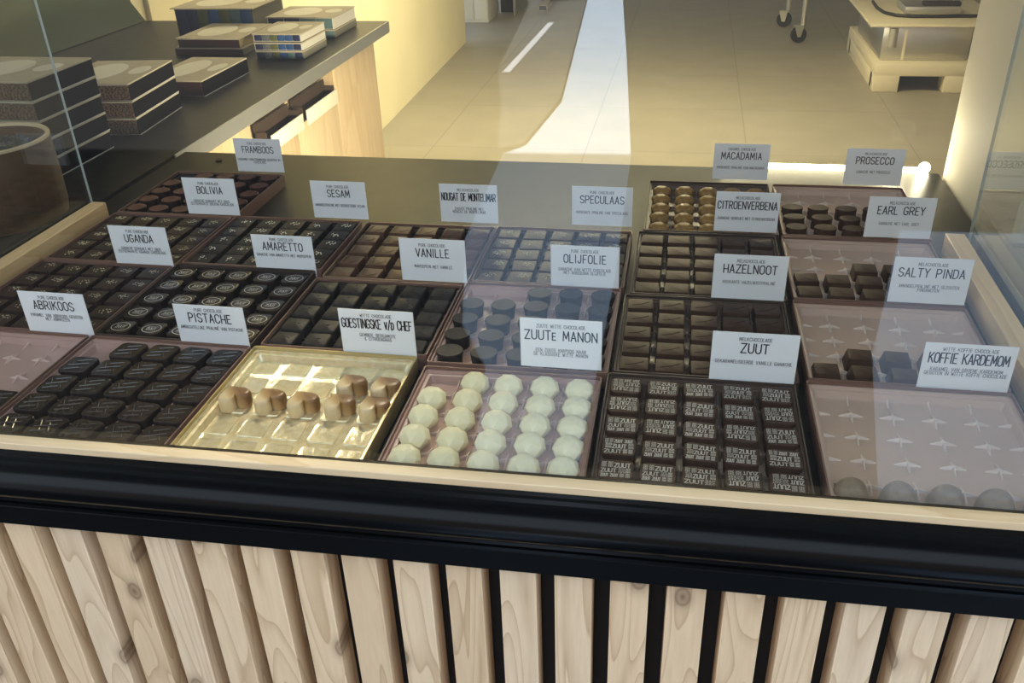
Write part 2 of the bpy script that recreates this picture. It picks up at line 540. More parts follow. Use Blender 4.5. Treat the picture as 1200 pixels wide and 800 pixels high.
def text_layout(s, h, asp, gap):
    """returns polylines and total width; lower-case letters are drawn as small capitals"""
    x = 0
    polys = []
    for ch in s:
        sc = 1.0
        if ch.islower():
            sc, ch = .78, ch.upper()
        w = h * asp * NARROW.get(ch, 1.0) * sc
        for pl in GL.get(ch, []):
            px = pl if ch != 'I' else [(.5, y) for _, y in pl]
            polys.append([(x + a * w, b * h * sc) for a, b in px])
        x += w + h * gap
    return polys, max(x - h * gap, 0)


def strokes(bm, polys, t, tf, mi):
    """flat ribbons; tf maps (u,v) to 3-D"""
    for pl in polys:
        for (ax, ay), (bx, by) in zip(pl, pl[1:]):
            dx, dy = bx - ax, by - ay
            l = math.hypot(dx, dy)
            if l < 1e-7:
                continue
            dx, dy = dx / l, dy / l
            e = t * .45
            ax2, ay2, bx2, by2 = ax - dx * e, ay - dy * e, bx + dx * e, by + dy * e
            nx, ny = -dy * t / 2, dx * t / 2
            q = [(ax2 + nx, ay2 + ny), (ax2 - nx, ay2 - ny), (bx2 - nx, by2 - ny), (bx2 + nx, by2 + ny)]
            f = bm.faces.new([bm.verts.new(tf(*p)) for p in q])
            f.material_index = mi


def put_text(bm, s, cx, y, h, asp, gap, t, tf, mi, maxw=None):
    polys, w = text_layout(s, h, asp, gap)
    k = 1.0
    if maxw and w > maxw:
        k = maxw / w
    strokes(bm, [[(cx + (a - w / 2) * k, y + b) for a, b in pl] for pl in polys], t, tf, mi)


# ------------------------------------------------------------------ the setting
bm = bmesh.new()
box(bm, -4.0, 5.0, 0.9, 13.0, -0.1, 0.0)
struct('floor', bm, 'floor')
bm = bmesh.new()
box(bm, -8, 8, -14, 0.9, -0.1, -0.002)
struct('ground', bm, 'pavement')
bm = bmesh.new()
def reflect_patch(bm, pts, z0, z1):  # made-up ground shapes, outlined so their reflections form the veils on the glass
    rings(bm, [[(x, y, z0) for x, y in pts], [(x, y, z1) for x, y in pts]], 0)
reflect_patch(bm, [(-.20, -.62), (-.24, -1.6), (-.28, -2.0), (-.42, -2.3), (-.56, -3.1), (-.57, -4.3), (-.46, -4.45), (-.34, -5.4), (-.45, -9.5), (-.08, -9.5), (.06, -6.5), (.15, -4.3), (.13, -2.8), (.08, -1.5), (.05, -.62)][::-1], -0.002, 0.012)
reflect_patch(bm, [(.82, -.62), (.90, -1.45), (1.03, -2.2), (1.30, -3.1), (1.36, -3.3), (2.2, -3.3), (2.2, -.62)], -0.002, 0.012)
struct('reflection_patch_1', bm, 'reflect_pale')
bm = bmesh.new()
reflect_patch(bm, [(-.48, -4.5), (-.62, -4.4), (-.75, -5.4), (-.92, -6.3), (-1.05, -9.4), (-.46, -9.4), (-.36, -5.5)], -0.002, 0.010)
struct('reflection_patch_2', bm, 'reflect_mid')
bm = bmesh.new()
reflect_patch(bm, [(-.81, -6.25), (-.87, -6.24), (-.735, -8.2), (-.68, -8.2)], -0.002, 0.014)
struct('reflection_patch_3', bm, 'reflect_streak')
bm = bmesh.new()
box(bm, -12, 12, -14.4, -14, 0, 9)
struct('wall_street', bm, 'brick')
bm = bmesh.new()
box(bm, -8, 8, -0.4, -0.3, 2.75, 7.4)
struct('wall_sun_block', bm, 'brick')  # unseen upper facade, added to keep the sun off the near pavement
bm = bmesh.new()
box(bm, -4.0, 5.0, -0.3, 13.0, 2.8, 2.9)
struct('ceiling', bm, 'ceiling')
bm = bmesh.new()
box(bm, -4.0, 5.0, 12.9, 13.0, 0, 2.8)
struct('wall_back', bm, 'wall_cream')
bm = bmesh.new()
box(bm, 0, 0.12, 0, 5.0, 0, 2.8)
w = struct('wall_left', bm, 'wall_cream')
w.location = (-1.545, 2.3, 0)
w.rotation_euler = (0, 0, 0.0275)
for v in w.data.vertices:
    v.co.x -= 0.12 if v.co.x > 0.06 else 0.12
bm = bmesh.new()
box(bm, -1.72, -1.56, -0.2, 2.29, 0, 2.8)
struct('wall_left', bm, 'wall_cream')
bm = bmesh.new()
box(bm, 0.675, 0.83, 0.0, 0.90, 0, 2.8)
struct('wall_right', bm, 'wall_white')
bm = bmesh.new()
box(bm, 4.0, 4.1, 0.9, 13.0, 0, 2.8)
struct('wall_far', bm, 'wall_cream')

# ------------------------------------------------------------------ display counter
RZ = 0.0213
YF = -0.0125
counter = thing('display_counter', 'long black topped display counter clad in upright pale pine slats, holding the trays', 'counter', (0, 0, 0))
obj('counter_top', boxm(-0.668, 0.668, 0.012, 0.90, 1.06, 1.10, 'worktop', 0.002), counter)
body = boxm(-0.655, 0.655, 0.03, 0.88, 0.0, 1.06, 'black_matt')
obj('cabinet_body', body, counter)
front = obj('front_frame', None, counter, (0, YF, 0), RZ)
# remove the extra level: the front pieces hang directly on the counter, each turned with the front line
bpy.data.objects.remove(front)
SLAT_X0, PITCH = -0.372, 0.0492
for k in range(-6, 22):
    x = SLAT_X0 + PITCH * k + 0.001
    if x < -0.665 or x > 0.64:
        continue
    jw = rnd.uniform(-.0006, .0006)
    obj('slat', boxm(0, 0.033 + jw, 0, 0.030, 0.02, 1.056, 'pine', 0.0008, 1),
        counter, (x, YF - 0.017 + RZ * x, 0), RZ)
bm = bmesh.new()
box(bm, -0.668, 0.668, 0.0132, 0.022, 0.0, 1.06)
obj('backing_board', mesh_from(bm, 'black_matt'), counter, (0, YF, 0), RZ)
# moulding profile (y outwards negative, z) extruded along x
prof = [(0.012, 1.126), (-0.0135, 1.126), (-0.0145, 1.1225), (-0.0175, 1.1215), (-0.0185, 1.1175), (-0.0215, 1.1165)]
for k in range(9):
    a = math.radians(62 - 150 * k / 8)
    prof.append((-0.0185 - 0.0205 * math.cos(a) * 1.0 - 0.001, 1.0985 + 0.0165 * math.sin(a) * 1.05))
prof += [(-0.0235, 1.0795), (-0.0255, 1.0785), (-0.0262, 1.0755), (-0.0285, 1.0745), (-0.0290, 1.0715), (-0.0275, 1.0705), (-0.0262, 1.0700), (0.012, 1.0700)]
bm = bmesh.new()
ra = [bm.verts.new((-0.668, y, z)) for y, z in prof]
rb = [bm.verts.new((0.668, y, z)) for y, z in prof]
n = len(prof)
for i in range(n):
    bm.faces.new((ra[i], ra[(i + 1) % n], rb[(i + 1) % n], rb[i]))
bm.faces.new(list(reversed(ra)))
bm.faces.new(rb)
obj('moulding', mesh_from(bm, 'black_gloss', 28), counter, (0, YF, 0), RZ, 'glossy black profiled moulding')
obj('fascia_board', boxm(-0.668, 0.668, -0.0275, 0.012, 1.0465, 1.0698, 'black_dull', 0.001, 1), counter, (0, YF, 0), RZ, 'plain matt black band below the moulding')
obj('wooden_ledge', boxm(-0.64, 0.655, -0.0135, -0.0005, 1.09, 1.133, 'pale_wood', 0.0008, 1), counter, (0, YF + 0.0005, 0), RZ, 'pale wooden front ledge')
obj('wooden_ledge', boxm(-0.630, -0.606, 0.0, 0.555, 1.10, 1.133, 'pale_wood_y', 0.001, 1), counter, (0, 0, 0), 0, 'pale wooden ledge at the left end')
obj('wooden_ledge', boxm(0.600, 0.624, 0.012, 0.565, 1.10, 1.133, 'pale_wood_y', 0.001, 1), counter, (0, 0, 0), 0, 'pale wooden ledge at the right end')
bm = bmesh.new()
tube(bm, [(-0.575, 0.853, 1.1005), (-0.575, 0.853, 1.1012)], 0.006, 16)
obj('cable_hole', mesh_from(bm, 'black_matt'), counter)

# glass guard
guard = thing('glass_guard', 'clear glass guard standing on the wooden ledges around the praline trays', 'glass guard', (0, 0, 1.1))
def pane(x0, x1, y0, y1, z0, z1, thin):
    bm = bmesh.new()
    box(bm, x0, x1, y0, y1, z0, z1)
    bm.faces.ensure_lookup_table()
    for f in bm.faces:
        f.normal_update()
        nn = f.normal
        big = abs(nn[thin]) > .5
        f.material_index = 0 if big or nn.z < -.5 else 1
    return mesh_from(bm, ['glass', 'glass_edge'])
# front pane, carried by the front ledge
fp = obj('front_pane', pane(-0.632, 0.640, -0.0050, 0.0010, 0.0290, 0.75, 1), guard, (0, YF, 0), RZ)
obj('side_pane', pane(-0.640, -0.636, 0.0, 0.565, 0.0, 0.75, 0), guard)
obj('side_pane', pane(0.632, 0.636, 0.012, 0.575, 0.0, 0.75, 0), guard)
obj('pane_channel', boxm(-0.647, -0.6405, 0.0, 0.56, 0.0, 0.03, 'dark_void'), guard)
obj('pane_channel', boxm(0.6365, 0.645, 0.012, 0.57, 0.0, 0.03, 'alu'), guard)

# LED strip along the back edge of the counter
led = thing('led_strip', 'glowing warm LED strip along the rear edge of the counter', 'led light', (0.5, 0.903, 1.09))
obj('profile', boxm(-0.18, 0.155, 0.0, 0.010, -0.02, 0.006, 'alu'), led)
obj('diffuser', boxm(-0.175, 0.150, 0.001, 0.009, 0.006, 0.016, 'led', 0.002), led)
bm = bmesh.new()
bmesh.ops.create_uvsphere(bm, u_segments=20, v_segments=12, radius=0.009)
obj('bulb', mesh_from(bm, 'led_bulb', 60), led, (0.146, 0.004, 0.016))
lamp('led_glow', 'POINT', (0.615, 0.945, 1.15), None, 0.9, (1.0, 0.86, 0.6), radius=0.02)

# ------------------------------------------------------------------ side counter
side = thing('side_worktop', 'long black worktop with a metal edge running back along the left', 'worktop', (-1.1, 1.0, 1.09))
obj('top_board', boxm(-0.455, 0.402, -1.2, 1.26, -0.035, 0.0, 'worktop', 0.001, 1), side)
obj('edge_strip', boxm(0.402, 0.406, -0.09, 1.26, -0.034, -0.0005, 'steel_edge'), side, label='brushed metal edge strip')
cab = thing('side_cabinet', 'pale plywood cabinet under the black side worktop, two bins pulled out', 'cabinet', (-1.1, 1.5, 0))
obj('carcass', boxm(-0.43, 0.375, -1.6, 0.66, 0.0, 1.054, 'plywood', 0.002), cab)
for y0, y1 in ((-0.60, 0.012), (0.016, 0.30), (0.304, 0.655)):
    obj('door', boxm(0.376, 0.384, y0, y1, 0.08, 0.985 if y1 < 0.31 else 1.05, 'plywood', 0.001), cab)
def bin_(y0, y1):
    bm = bmesh.new()
    # shallow pulled-out bin: dark sides, back and bottom
    box(bm, 0.384, 0.414, y0, y0 + .004, 0.985, 1.022)
    box(bm, 0.384, 0.414, y1 - .004, y1, 0.985, 1.022)
    box(bm, 0.384, 0.387, y0, y1, 0.985, 1.038)
    box(bm, 0.384, 0.414, y0, y1, 0.985, 0.988)
    d = obj('drawer', mesh_from(bm, 'drawer_dark'), cab, label='dark open pull-out bin')
    obj('drawer_front', boxm(0.414, 0.418, y0 + .02, y1 + .012, 0.972, 1.010, 'drawer_front', 0.001), d, label='cream bin front')
    return d
bin_(-0.225, -0.03)
bin_(-0.01, 0.215)
obj('latch', boxm(0.3845, 0.387, -0.028, -0.012, 0.955, 0.962, 'black_matt'), cab)

# green panel behind the side counter
bm = bmesh.new()
pts = [(0.2, 1.092), (2.25, 1.092), (2.19, 1.16), (2.17, 1.30), (2.17, 1.75), (0.2, 1.75)]
a_ = [bm.verts.new((-1.552, y, z)) for y, z in pts]
b_ = [bm.verts.new((-1.540, y, z)) for y, z in pts]
for i in range(len(pts)):
    bm.faces.new((a_[i], a_[(i + 1) % len(pts)], b_[(i + 1) % len(pts)], b_[i]))
bm.faces.new(a_)
bm.faces.new(list(reversed(b_)))
tag(obj('splash_panel', mesh_from(bm, 'wall_green')), 'smooth olive green panel standing upright at the back of the side worktop', 'panel')

# wooden bowl
bowl = thing('wooden_pot', 'round brown wooden pot with a pale rim on the left worktop', 'pot', (-0.80, 0.575, 1.09))
bm = bmesh.new()
ci = [(math.cos(2 * PI * i / 48), math.sin(2 * PI * i / 48)) for i in range(48)]
pr = [(.080, 0), (.088, .004), (.0905, .02), (.0915, .06), (.0915, .10), (.091, .1265)]
rings(bm, [[(x * r, y * r, z) for x, y in ci] for r, z in pr], 0, False, True)
rings(bm, [[(x * r, y * r, z) for x, y in ci] for r, z in ((.0845, .1265), (.083, .08), (.080, .04))], 0, False, False)
obj('body', mesh_from(bm, 'bowl_wood', 40), bowl)
bm = bmesh.new()
pr = [(.091, .1265), (.0918, .1285), (.0905, .131), (.086, .131), (.0845, .1265)]
rings(bm, [[(x * r, y * r, z) for x, y in ci] for r, z in pr], 0, False, False)
obj('rim', mesh_from(bm, 'bowl_rim', 60), bowl, label='pale worn rim')
bm = bmesh.new()
rr = random.Random(3)
rings(bm, [[(x * r, y * r, z) for x, y in ci] for r, z in ((.082, .09), (.078, .104), (.05, .112), (.02, .116))], 0, True, True)
for k in range(60):
    a, d = rr.random() * 6.28, .074 * math.sqrt(rr.random())
    mtx = Matrix.Translation((d * math.cos(a), d * math.sin(a), .108 + .006 * (1 - d / .08))) @ Matrix.Rotation(rr.random() * 3, 4, 'X') @ Matrix.Rotation(rr.random() * 3, 4, 'Z')
    bmesh.ops.create_icosphere(bm, subdivisions=1, radius=rr.uniform(.007, .012), matrix=mtx)
o = obj('contents', mesh_from(bm, 'charcoal', 30), bowl, label='dark crumbly filling')
o['kind'] = 'stuff'


# ------------------------------------------------------------------ boxes on the side counter
def oval_bm(bm, cx, cy, a, b, z, mi):
    f = bm.faces.new([bm.verts.new((cx + a * math.cos(2 * PI * k / 32), cy + b * math.sin(2 * PI * k / 32), z)) for k in range(32)])
    f.material_index = mi


def gift_box(x1, y0, w_, d_, z, h, label, group, top=False, front='rough_brown', sidem='box_black', line=True, rz=0.0, lid_over=0.0, name='gift_box'):
    """box whose right-hand near corner is at (x1, y0)"""
    t = thing(name, label, 'box', (x1, y0, z), rz, group)
    bm = bmesh.new()
    box(bm, -w_, 0, 0.0025, d_, 0.0015, h - 0.003)
    obj('box_body', mesh_from(bm, sidem), t)
    if isinstance(front, str):
        obj('front_window', boxm(-w_ + .003, -.002, 0, .0028, .002, h - .003, front), t)
    else:
        step = (w_ - .006) / len(front)
        for i, c in enumerate(front):
            x0 = -w_ + .003 + i * step
            o = obj('wrapped_bar', boxm(x0 + .0008, x0 + step - .0008, -.0005, .0026, .003, h - .004, c, .001), t, label=c.split('_')[1] + ' wrapped bar behind the box window')
    if line:
        bm = bmesh.new()
        box(bm, -w_ - .0005, .0012, .003, d_ + .001, 0, .0015)
        obj('tray_edge', mesh_from(bm, 'silver_line'), t, label='thin silvery bottom edge')
    bm = bmesh.new()
    box(bm, -w_ - lid_over, lid_over + .0005, -.0005 - lid_over, d_ + .0005, h - .003, h, 0)
    mats = ['kraft']
    if top:
        mats.append('oval')
        oval_bm(bm, -w_ * .62, d_ * .5, w_ * .27, d_ * .36, h + .0003, 1)
        oval_bm(bm, -w_ * .17, d_ * .56, w_ * .12, d_ * .17, h + .0003, 1)
    obj('lid', mesh_from(bm, mats), t, label='beige lid with a pale oval' if top else 'beige lid')
    return t


pos5 = ['bottom', 'second lowest', 'middle', 'second from top', 'topmost']
for k in range(5):
    gift_box(-0.846, 0.758 + rnd.uniform(-.002, .002), 0.19, 0.185, 1.09 + .0345 * k, .0343,
             'black box with rough brown front, %s in the five-box stack behind the pot' % pos5[k] if k != 4 else
             'black box with beige oval-marked lid, topmost of five-box stack behind the wooden pot', 'black boxes in the five-box stack', top=k == 4)
for k in range(3):
    gift_box(-0.836 - .012 * (k == 2) * 0, 1.022, 0.17, 0.212, 1.09 + .0347 * k, .0345,
             ['black box with brown front, bottom of the three-box stack on the side worktop', 'black box with brown front, middle one of the three-box stack',
              'black box with oval-marked beige lid, on top of the three-box stack'][k], 'black boxes in the three-box stack', top=k == 2, rz=0.10)
gift_box(-0.848, 1.322, 0.15, 0.24, 1.09, .037, 'single flat black box with beige oval-marked lid, nearest of the scattered boxes', 'boxes on the side worktop', top=True, front='maroon')
gift_box(-0.952, 1.752, 0.205, 0.19, 1.09, .020, 'flat dark box lying beneath the tan-sided flat box on the side worktop', 'boxes on the side worktop', front='maroon', sidem='grey_side', line=False)
gift_box(-0.956, 1.748, 0.185, 0.215, 1.1102, .026, 'flat maroon-fronted box with tan side, on another flat box before the tall box', 'boxes on the side worktop', top=True, front='maroon', sidem='tan_side', line=False, lid_over=.003)
gift_box(-1.022, 1.985, 0.25, 0.22, 1.09, .086, 'tall dark box with coloured bars in its window and an overhanging beige lid', 'boxes on the side worktop', top=True,
         front=['win_navy', 'win_navy', 'win_olive', 'win_blue', 'win_olive', 'win_teal', 'win_blue'], sidem='grey_side', line=False, lid_over=.008)
W3 = ['win_navy', 'win_grey', 'win_olive', 'win_blue', 'win_blue', 'win_navy']
W1 = ['win_navy', 'win_grey', 'win_olive', 'win_blue', 'win_teal', 'win_navy']
for k in range(3):
    gift_box(-0.757 + (0, .0, -.002)[k], 1.709 + (0, -.002, .003)[k], 0.137, 0.17, 1.09 + .0222 * k, .022,
             ['taupe-sided box with coloured bars, bottom of the small stack at the worktop edge',
              'white-sided box with blue bars, middle of the small stack at the worktop edge',
              'white-sided box with beige oval lid, top of small stack at the worktop edge'][k], 'small stacked boxes with coloured bars', top=k == 2,
             front=(W1, W3, W3)[k], sidem=('grey_side', 'white_side', 'white_side')[k], line=False, lid_over=(0, 0, .001)[k])
gift_box(-0.772, 1.987, 0.205, 0.19, 1.09, .024, 'dark taupe-sided box under the white-sided one at the far worktop end', 'boxes at the far worktop end', front=['win_navy', 'win_navy', 'win_teal', 'win_teal'], sidem='grey_side', line=False)
gift_box(-0.772, 1.985, 0.207, 0.185, 1.1142, .036, 'white-sided box with large beige lid, on top at the far worktop end', 'boxes at the far worktop end', top=True, front=['win_navy', 'maroon', 'maroon', 'win_teal'] if False else ['win_navy', 'win_navy', 'win_teal', 'win_teal'], sidem='white_side', line=False, lid_over=.003)

# ------------------------------------------------------------------ trays
# key: left, right, front, back, rot
TR = {
    'kof': (.3943, .5865, .0110, .1975), 'sal': (.3950, .5850, .2005, .3750), 'ear': (.3950, .5845, .3800, .5650), 'pro': (.3960, .5870, .5700, .7700),
    'zuu': (.1968, .3830, .0075, .1860), 'haz': (.2005, .3860, .1895, .3670), 'cit': (.2040, .3880, .3705, .5620), 'mac': (.2085, .3910, .5670, .7680),
    'man': (.0050, .1920, .0030, .1745), 'oli': (.0025, .1955, .1820, .3780), 'spe': (.0060, .1965, .3810, .5580),
    'gol': (-.1960, -.0080, .0000, .1900), 'van': (-.1920, .0000, .1935, .3650), 'nou': (-.1870, .0040, .3690, .5530),
    'pis': (-.3955, -.2000, -.0040, .1880), 'ama': (-.3960, -.2010, .1910, .3850), 'ses': (-.3930, -.1955, .3880, .5545),
    'abr': (-.5880, -.3990, -.0040, .1880), 'uga': (-.5930, -.3985, .1905, .3760), 'bol': (-.5900, -.3975, .3800, .5480), 'fra': (-.5890, -.3950, .5510, .7390)}
ROT = {k: (0.010 if k in ('kof', 'sal', 'ear', 'pro', 'zuu', 'haz', 'cit', 'mac', 'man', 'oli', 'spe') else 0.004) for k in TR}
ROT.update(abr=0, uga=0, bol=0, fra=0, pis=0, ama=0, ses=0)
MATS = {  # box, insert
    'kof': ('box_copper', 'tray_brown'), 'sal': ('box_copper', 'tray_brown'), 'ear': ('box_copper', 'tray_brown'), 'pro': ('box_copper', 'tray_brown'),
    'zuu': ('box_dark', 'tray_half_shaded'), 'haz': ('box_dark', 'tray_half_shaded'), 'cit': ('box_dark', 'tray_half_shaded'), 'mac': ('box_dark', 'tray_half_shaded'),
    'man': ('box_copper', 'tray_pink'), 'oli': ('box_copper', 'tray_pink'), 'spe': ('box_copper', 'tray_shaded'),
    'gol': ('box_gold', 'tray_gold'), 'van': ('box_copper', 'tray_shaded'), 'nou': ('box_copper', 'tray_shaded'),
    'pis': ('box_copper', 'tray_pink'), 'ama': ('box_dark', 'tray_shaded'), 'ses': ('box_copper', 'tray_shaded'),
    'abr': ('box_copper', 'tray_pink'), 'uga': ('box_copper', 'tray_shaded'), 'bol': ('box_copper', 'tray_shaded'), 'fra': ('box_copper', 'tray_shaded')}
WHERE = {  # short phrase naming each tray by what can be read or found
    'kof': 'KOFFIE KARDEMOM', 'sal': 'SALTY PINDA', 'ear': 'EARL GREY', 'pro': 'PROSECCO', 'haz': 'HAZELNOOT', 'cit': 'CITROENVERBENA', 'mac': 'MACADAMIA',
    'oli': 'OLIJFOLIE', 'spe': 'SPECULAAS', 'van': 'VANILLE', 'nou': 'NOUGAT', 'pis': 'PISTACHE', 'ama': 'AMARETTO', 'ses': 'SESAM',
    'abr': 'ABRIKOOS', 'uga': 'UGANDA', 'bol': 'BOLIVIA', 'fra': 'FRAMBOOS'}
TRAY_LABEL = {
    'kof': 'brown tray with one row of tan domes, before the KOFFIE KARDEMOM card', 'sal': 'mostly empty brown tray before the SALTY PINDA card',
    'ear': 'half empty brown tray before the EARL GREY card', 'pro': 'brown tray with round dark pralines before the PROSECCO card',
    'zuu': 'dark brown tray full of chocolates printed with white lettering', 'haz': 'dark brown tray of swoosh-marked bars before the HAZELNOOT card',
    'cit': 'dark brown tray of plain bars before the CITROENVERBENA card', 'mac': 'dark brown tray of golden oval pralines before the MACADAMIA card',
    'man': 'rosy tray of white faceted pralines at the front ledge', 'oli': 'rosy tray of round dark pralines before the OLIJFOLIE card',
    'spe': 'copper-rimmed tray of nut-flecked squares before the SPECULAAS card', 'gol': 'shiny gold tray with seven caramel hearts at the front ledge',
    'van': 'copper-rimmed tray of plain dark squares before the VANILLE card', 'nou': 'copper-rimmed tray of grooved brown squares before the NOUGAT card',
    'pis': 'copper-rimmed tray of hatched dark lozenges before the PISTACHE card', 'ama': 'dark tray of ring-printed pralines before the AMARETTO card',
    'ses': 'copper-rimmed tray of seed-sprinkled squares before the SESAM card', 'abr': 'nearly empty rosy tray at the front left, before the ABRIKOOS card',
    'uga': 'copper-rimmed tray of nut-topped squares before the UGANDA card', 'bol': 'copper-rimmed tray of flaked squares before the BOLIVIA card',
    'fra': 'copper-rimmed tray of reddish discs before the FRAMBOOS card'}
ZC, ZR = 1.1003, 1.120   # counter top, rim height
CH = 0.0355              # chocolate pitch
ZF = 0.0052              # insert floor above counter


RIDGE = {'tray_pink': 'ridge_pink', 'tray_brown': 'ridge_brown', 'tray_half_shaded': 'ridge_mid'}  # lighter ridge colour per insert, standing for light on the raised tops


def tray_mesh_box(w_, d_):
    bm = bmesh.new()
    t, h = .0016, ZR - ZC
    o_ = [(x, y) for x, y in rrect(w_, d_, .003, 4)]
    i_ = [(x, y) for x, y in rrect(w_ - 2 * t, d_ - 2 * t, .0022, 4)]
    rs = [[(x, y, 0) for x, y in o_], [(x, y, h - .0004) for x, y in o_], [(x * .9985, y * .9985, h) for x, y in o_],
          [(x, y, h) for x, y in i_], [(x, y, .002) for x, y in i_]]
    rings(bm, rs, 0, True, True)
    return bm


def tray_mesh_insert(w_, d_, px, py, pads=False):
    """plastic insert: flange, stepped side walls, floor and cross-shaped ridges between the cells"""
    bm = bmesh.new()
    h = ZR - ZC
    def rr_(ins, z, r=.003):
        return [(x, y, z) for x, y in rrect(w_ - 2 * ins, d_ - 2 * ins, r, 4)]
    rs = [rr_(.0018, h - .0035), rr_(.0042, h - .0030), rr_(.0048, h - .0062), rr_(.0078, h - .0066), rr_(.0098, ZF + .0006, .005), rr_(.0108, ZF, .005)]
    rings(bm, rs, 0, True, False)
    if pads:
        for i in range(5):
            for j in range(5):
                o_ = rrect(.0295, .0295 * py / px, .003, 3)
                cx, cy = (i - 2) * px, (j - 2) * py
                rings(bm, [[(cx + x, cy + y, ZF - .0002) for x, y in o_], [(cx + x * .95, cy + y * .95, ZF + .0011) for x, y in o_], [(cx + x * .86, cy + y * .86, ZF + .0008) for x, y in o_]], 0, True, False)
        return bm
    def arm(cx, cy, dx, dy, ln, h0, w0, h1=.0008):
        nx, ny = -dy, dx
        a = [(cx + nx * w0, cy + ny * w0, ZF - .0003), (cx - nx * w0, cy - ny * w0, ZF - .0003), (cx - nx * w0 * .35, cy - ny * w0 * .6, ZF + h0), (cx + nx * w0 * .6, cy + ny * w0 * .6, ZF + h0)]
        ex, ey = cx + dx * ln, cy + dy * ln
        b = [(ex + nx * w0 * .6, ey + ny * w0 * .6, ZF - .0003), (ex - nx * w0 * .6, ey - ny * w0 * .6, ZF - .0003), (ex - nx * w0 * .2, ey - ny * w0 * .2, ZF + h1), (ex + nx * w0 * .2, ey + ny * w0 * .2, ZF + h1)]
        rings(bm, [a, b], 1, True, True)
    for i in range(6):
        for j in range(6):
            x, y = (i - 2.5) * px, (j - 2.5) * py
            edge_x, edge_y = i in (0, 5), j in (0, 5)
            if edge_x and edge_y:
                continue
            if edge_x:
                s = 1 if i == 0 else -1
                arm(s * (-w_ / 2 + .0088), y, s, 0, .0115, .0036, .0014)
            elif edge_y:
                s = 1 if j == 0 else -1
                arm(x, s * (-d_ / 2 + .0088), 0, s, .0120, .0040, .0014)
            else:
                for dx, dy in ((1, 0), (-1, 0), (0, 1), (0, -1)):
                    arm(x, y, dx, dy, .0112 if dx else .0115, .0042, .0016)
    return bm


# ------------------------------------------------------------------ praline shapes (origin at the middle of the base)
def chips(bm, n, mi, z, cx, cy, spread, size, rr, flat=.5):
    for _ in range(n):
        a, d = rr.random() * 6.28, spread * math.sqrt(rr.random())
        s = size * rr.uniform(.6, 1.3)
        mtx = Matrix.Translation((cx + d * math.cos(a), cy + d * math.sin(a) * .8, z + s * flat * .3)) @ Matrix.Rotation(rr.random() * 6, 4, 'Z') @ Matrix.Rotation(rr.uniform(-.4, .4), 4, 'X') @ Matrix.Diagonal((1, .6, flat, 1))
        vs = bmesh.ops.create_icosphere(bm, subdivisions=1, radius=s, matrix=mtx)['verts']
        for f in {f for v in vs for f in v.link_faces}:
            f.material_index = mi


def slab(bm, w_, d_, h, r=.0012, taper=.93, edge=.0012, mi=0, mi_top=None):
    """moulded piece: tapered sides, softened top edge"""
    o_ = rrect(w_, d_, r)
    k = 1 - edge * 1.2 / (w_ / 2)
    return rings(bm, [at(o_, 1, 0), at(o_, 1, h * .12), at(o_, (1 + taper) / 2, h * .55), at(o_, taper + .01, h - edge), at(o_, taper - .005, h - edge * .3), at(o_, taper * k, h)], mi, True, True, mi_top)


def ribbon(bm, pts, t, z, mi):
    strokes(bm, [pts], t, lambda u, v: (u, v, z), mi)


def ridge(bm, p, q, wdt, z, h, mi=0):
    (ax, ay), (bx, by) = p, q
    dx, dy = bx - ax, by - ay
    l = math.hypot(dx, dy)
    nx, ny = -dy / l * wdt, dx / l * wdt
    rings(bm, [[(ax - nx, ay - ny, z), (ax + nx, ay + ny, z), (ax, ay, z + h)], [(bx - nx, by - ny, z), (bx + nx, by + ny, z), (bx, by, z + h)]], mi)


def hull_gem(levels, bevel=.0007):
    bm = bmesh.new()
    for n, a, b, z, ph in levels:
        for k in range(n):
            t = 2 * PI * k / n + ph
            bm.verts.new((a * math.cos(t), b * math.sin(t), z))
    r = bmesh.ops.convex_hull(bm, input=bm.verts)
    bmesh.ops.dissolve_limit(bm, angle_limit=.02, verts=bm.verts, edges=bm.edges)
    bmesh.ops.bevel(bm, geom=list(bm.edges), offset=bevel, segments=2, profile=.6, affect='EDGES')
    return bm


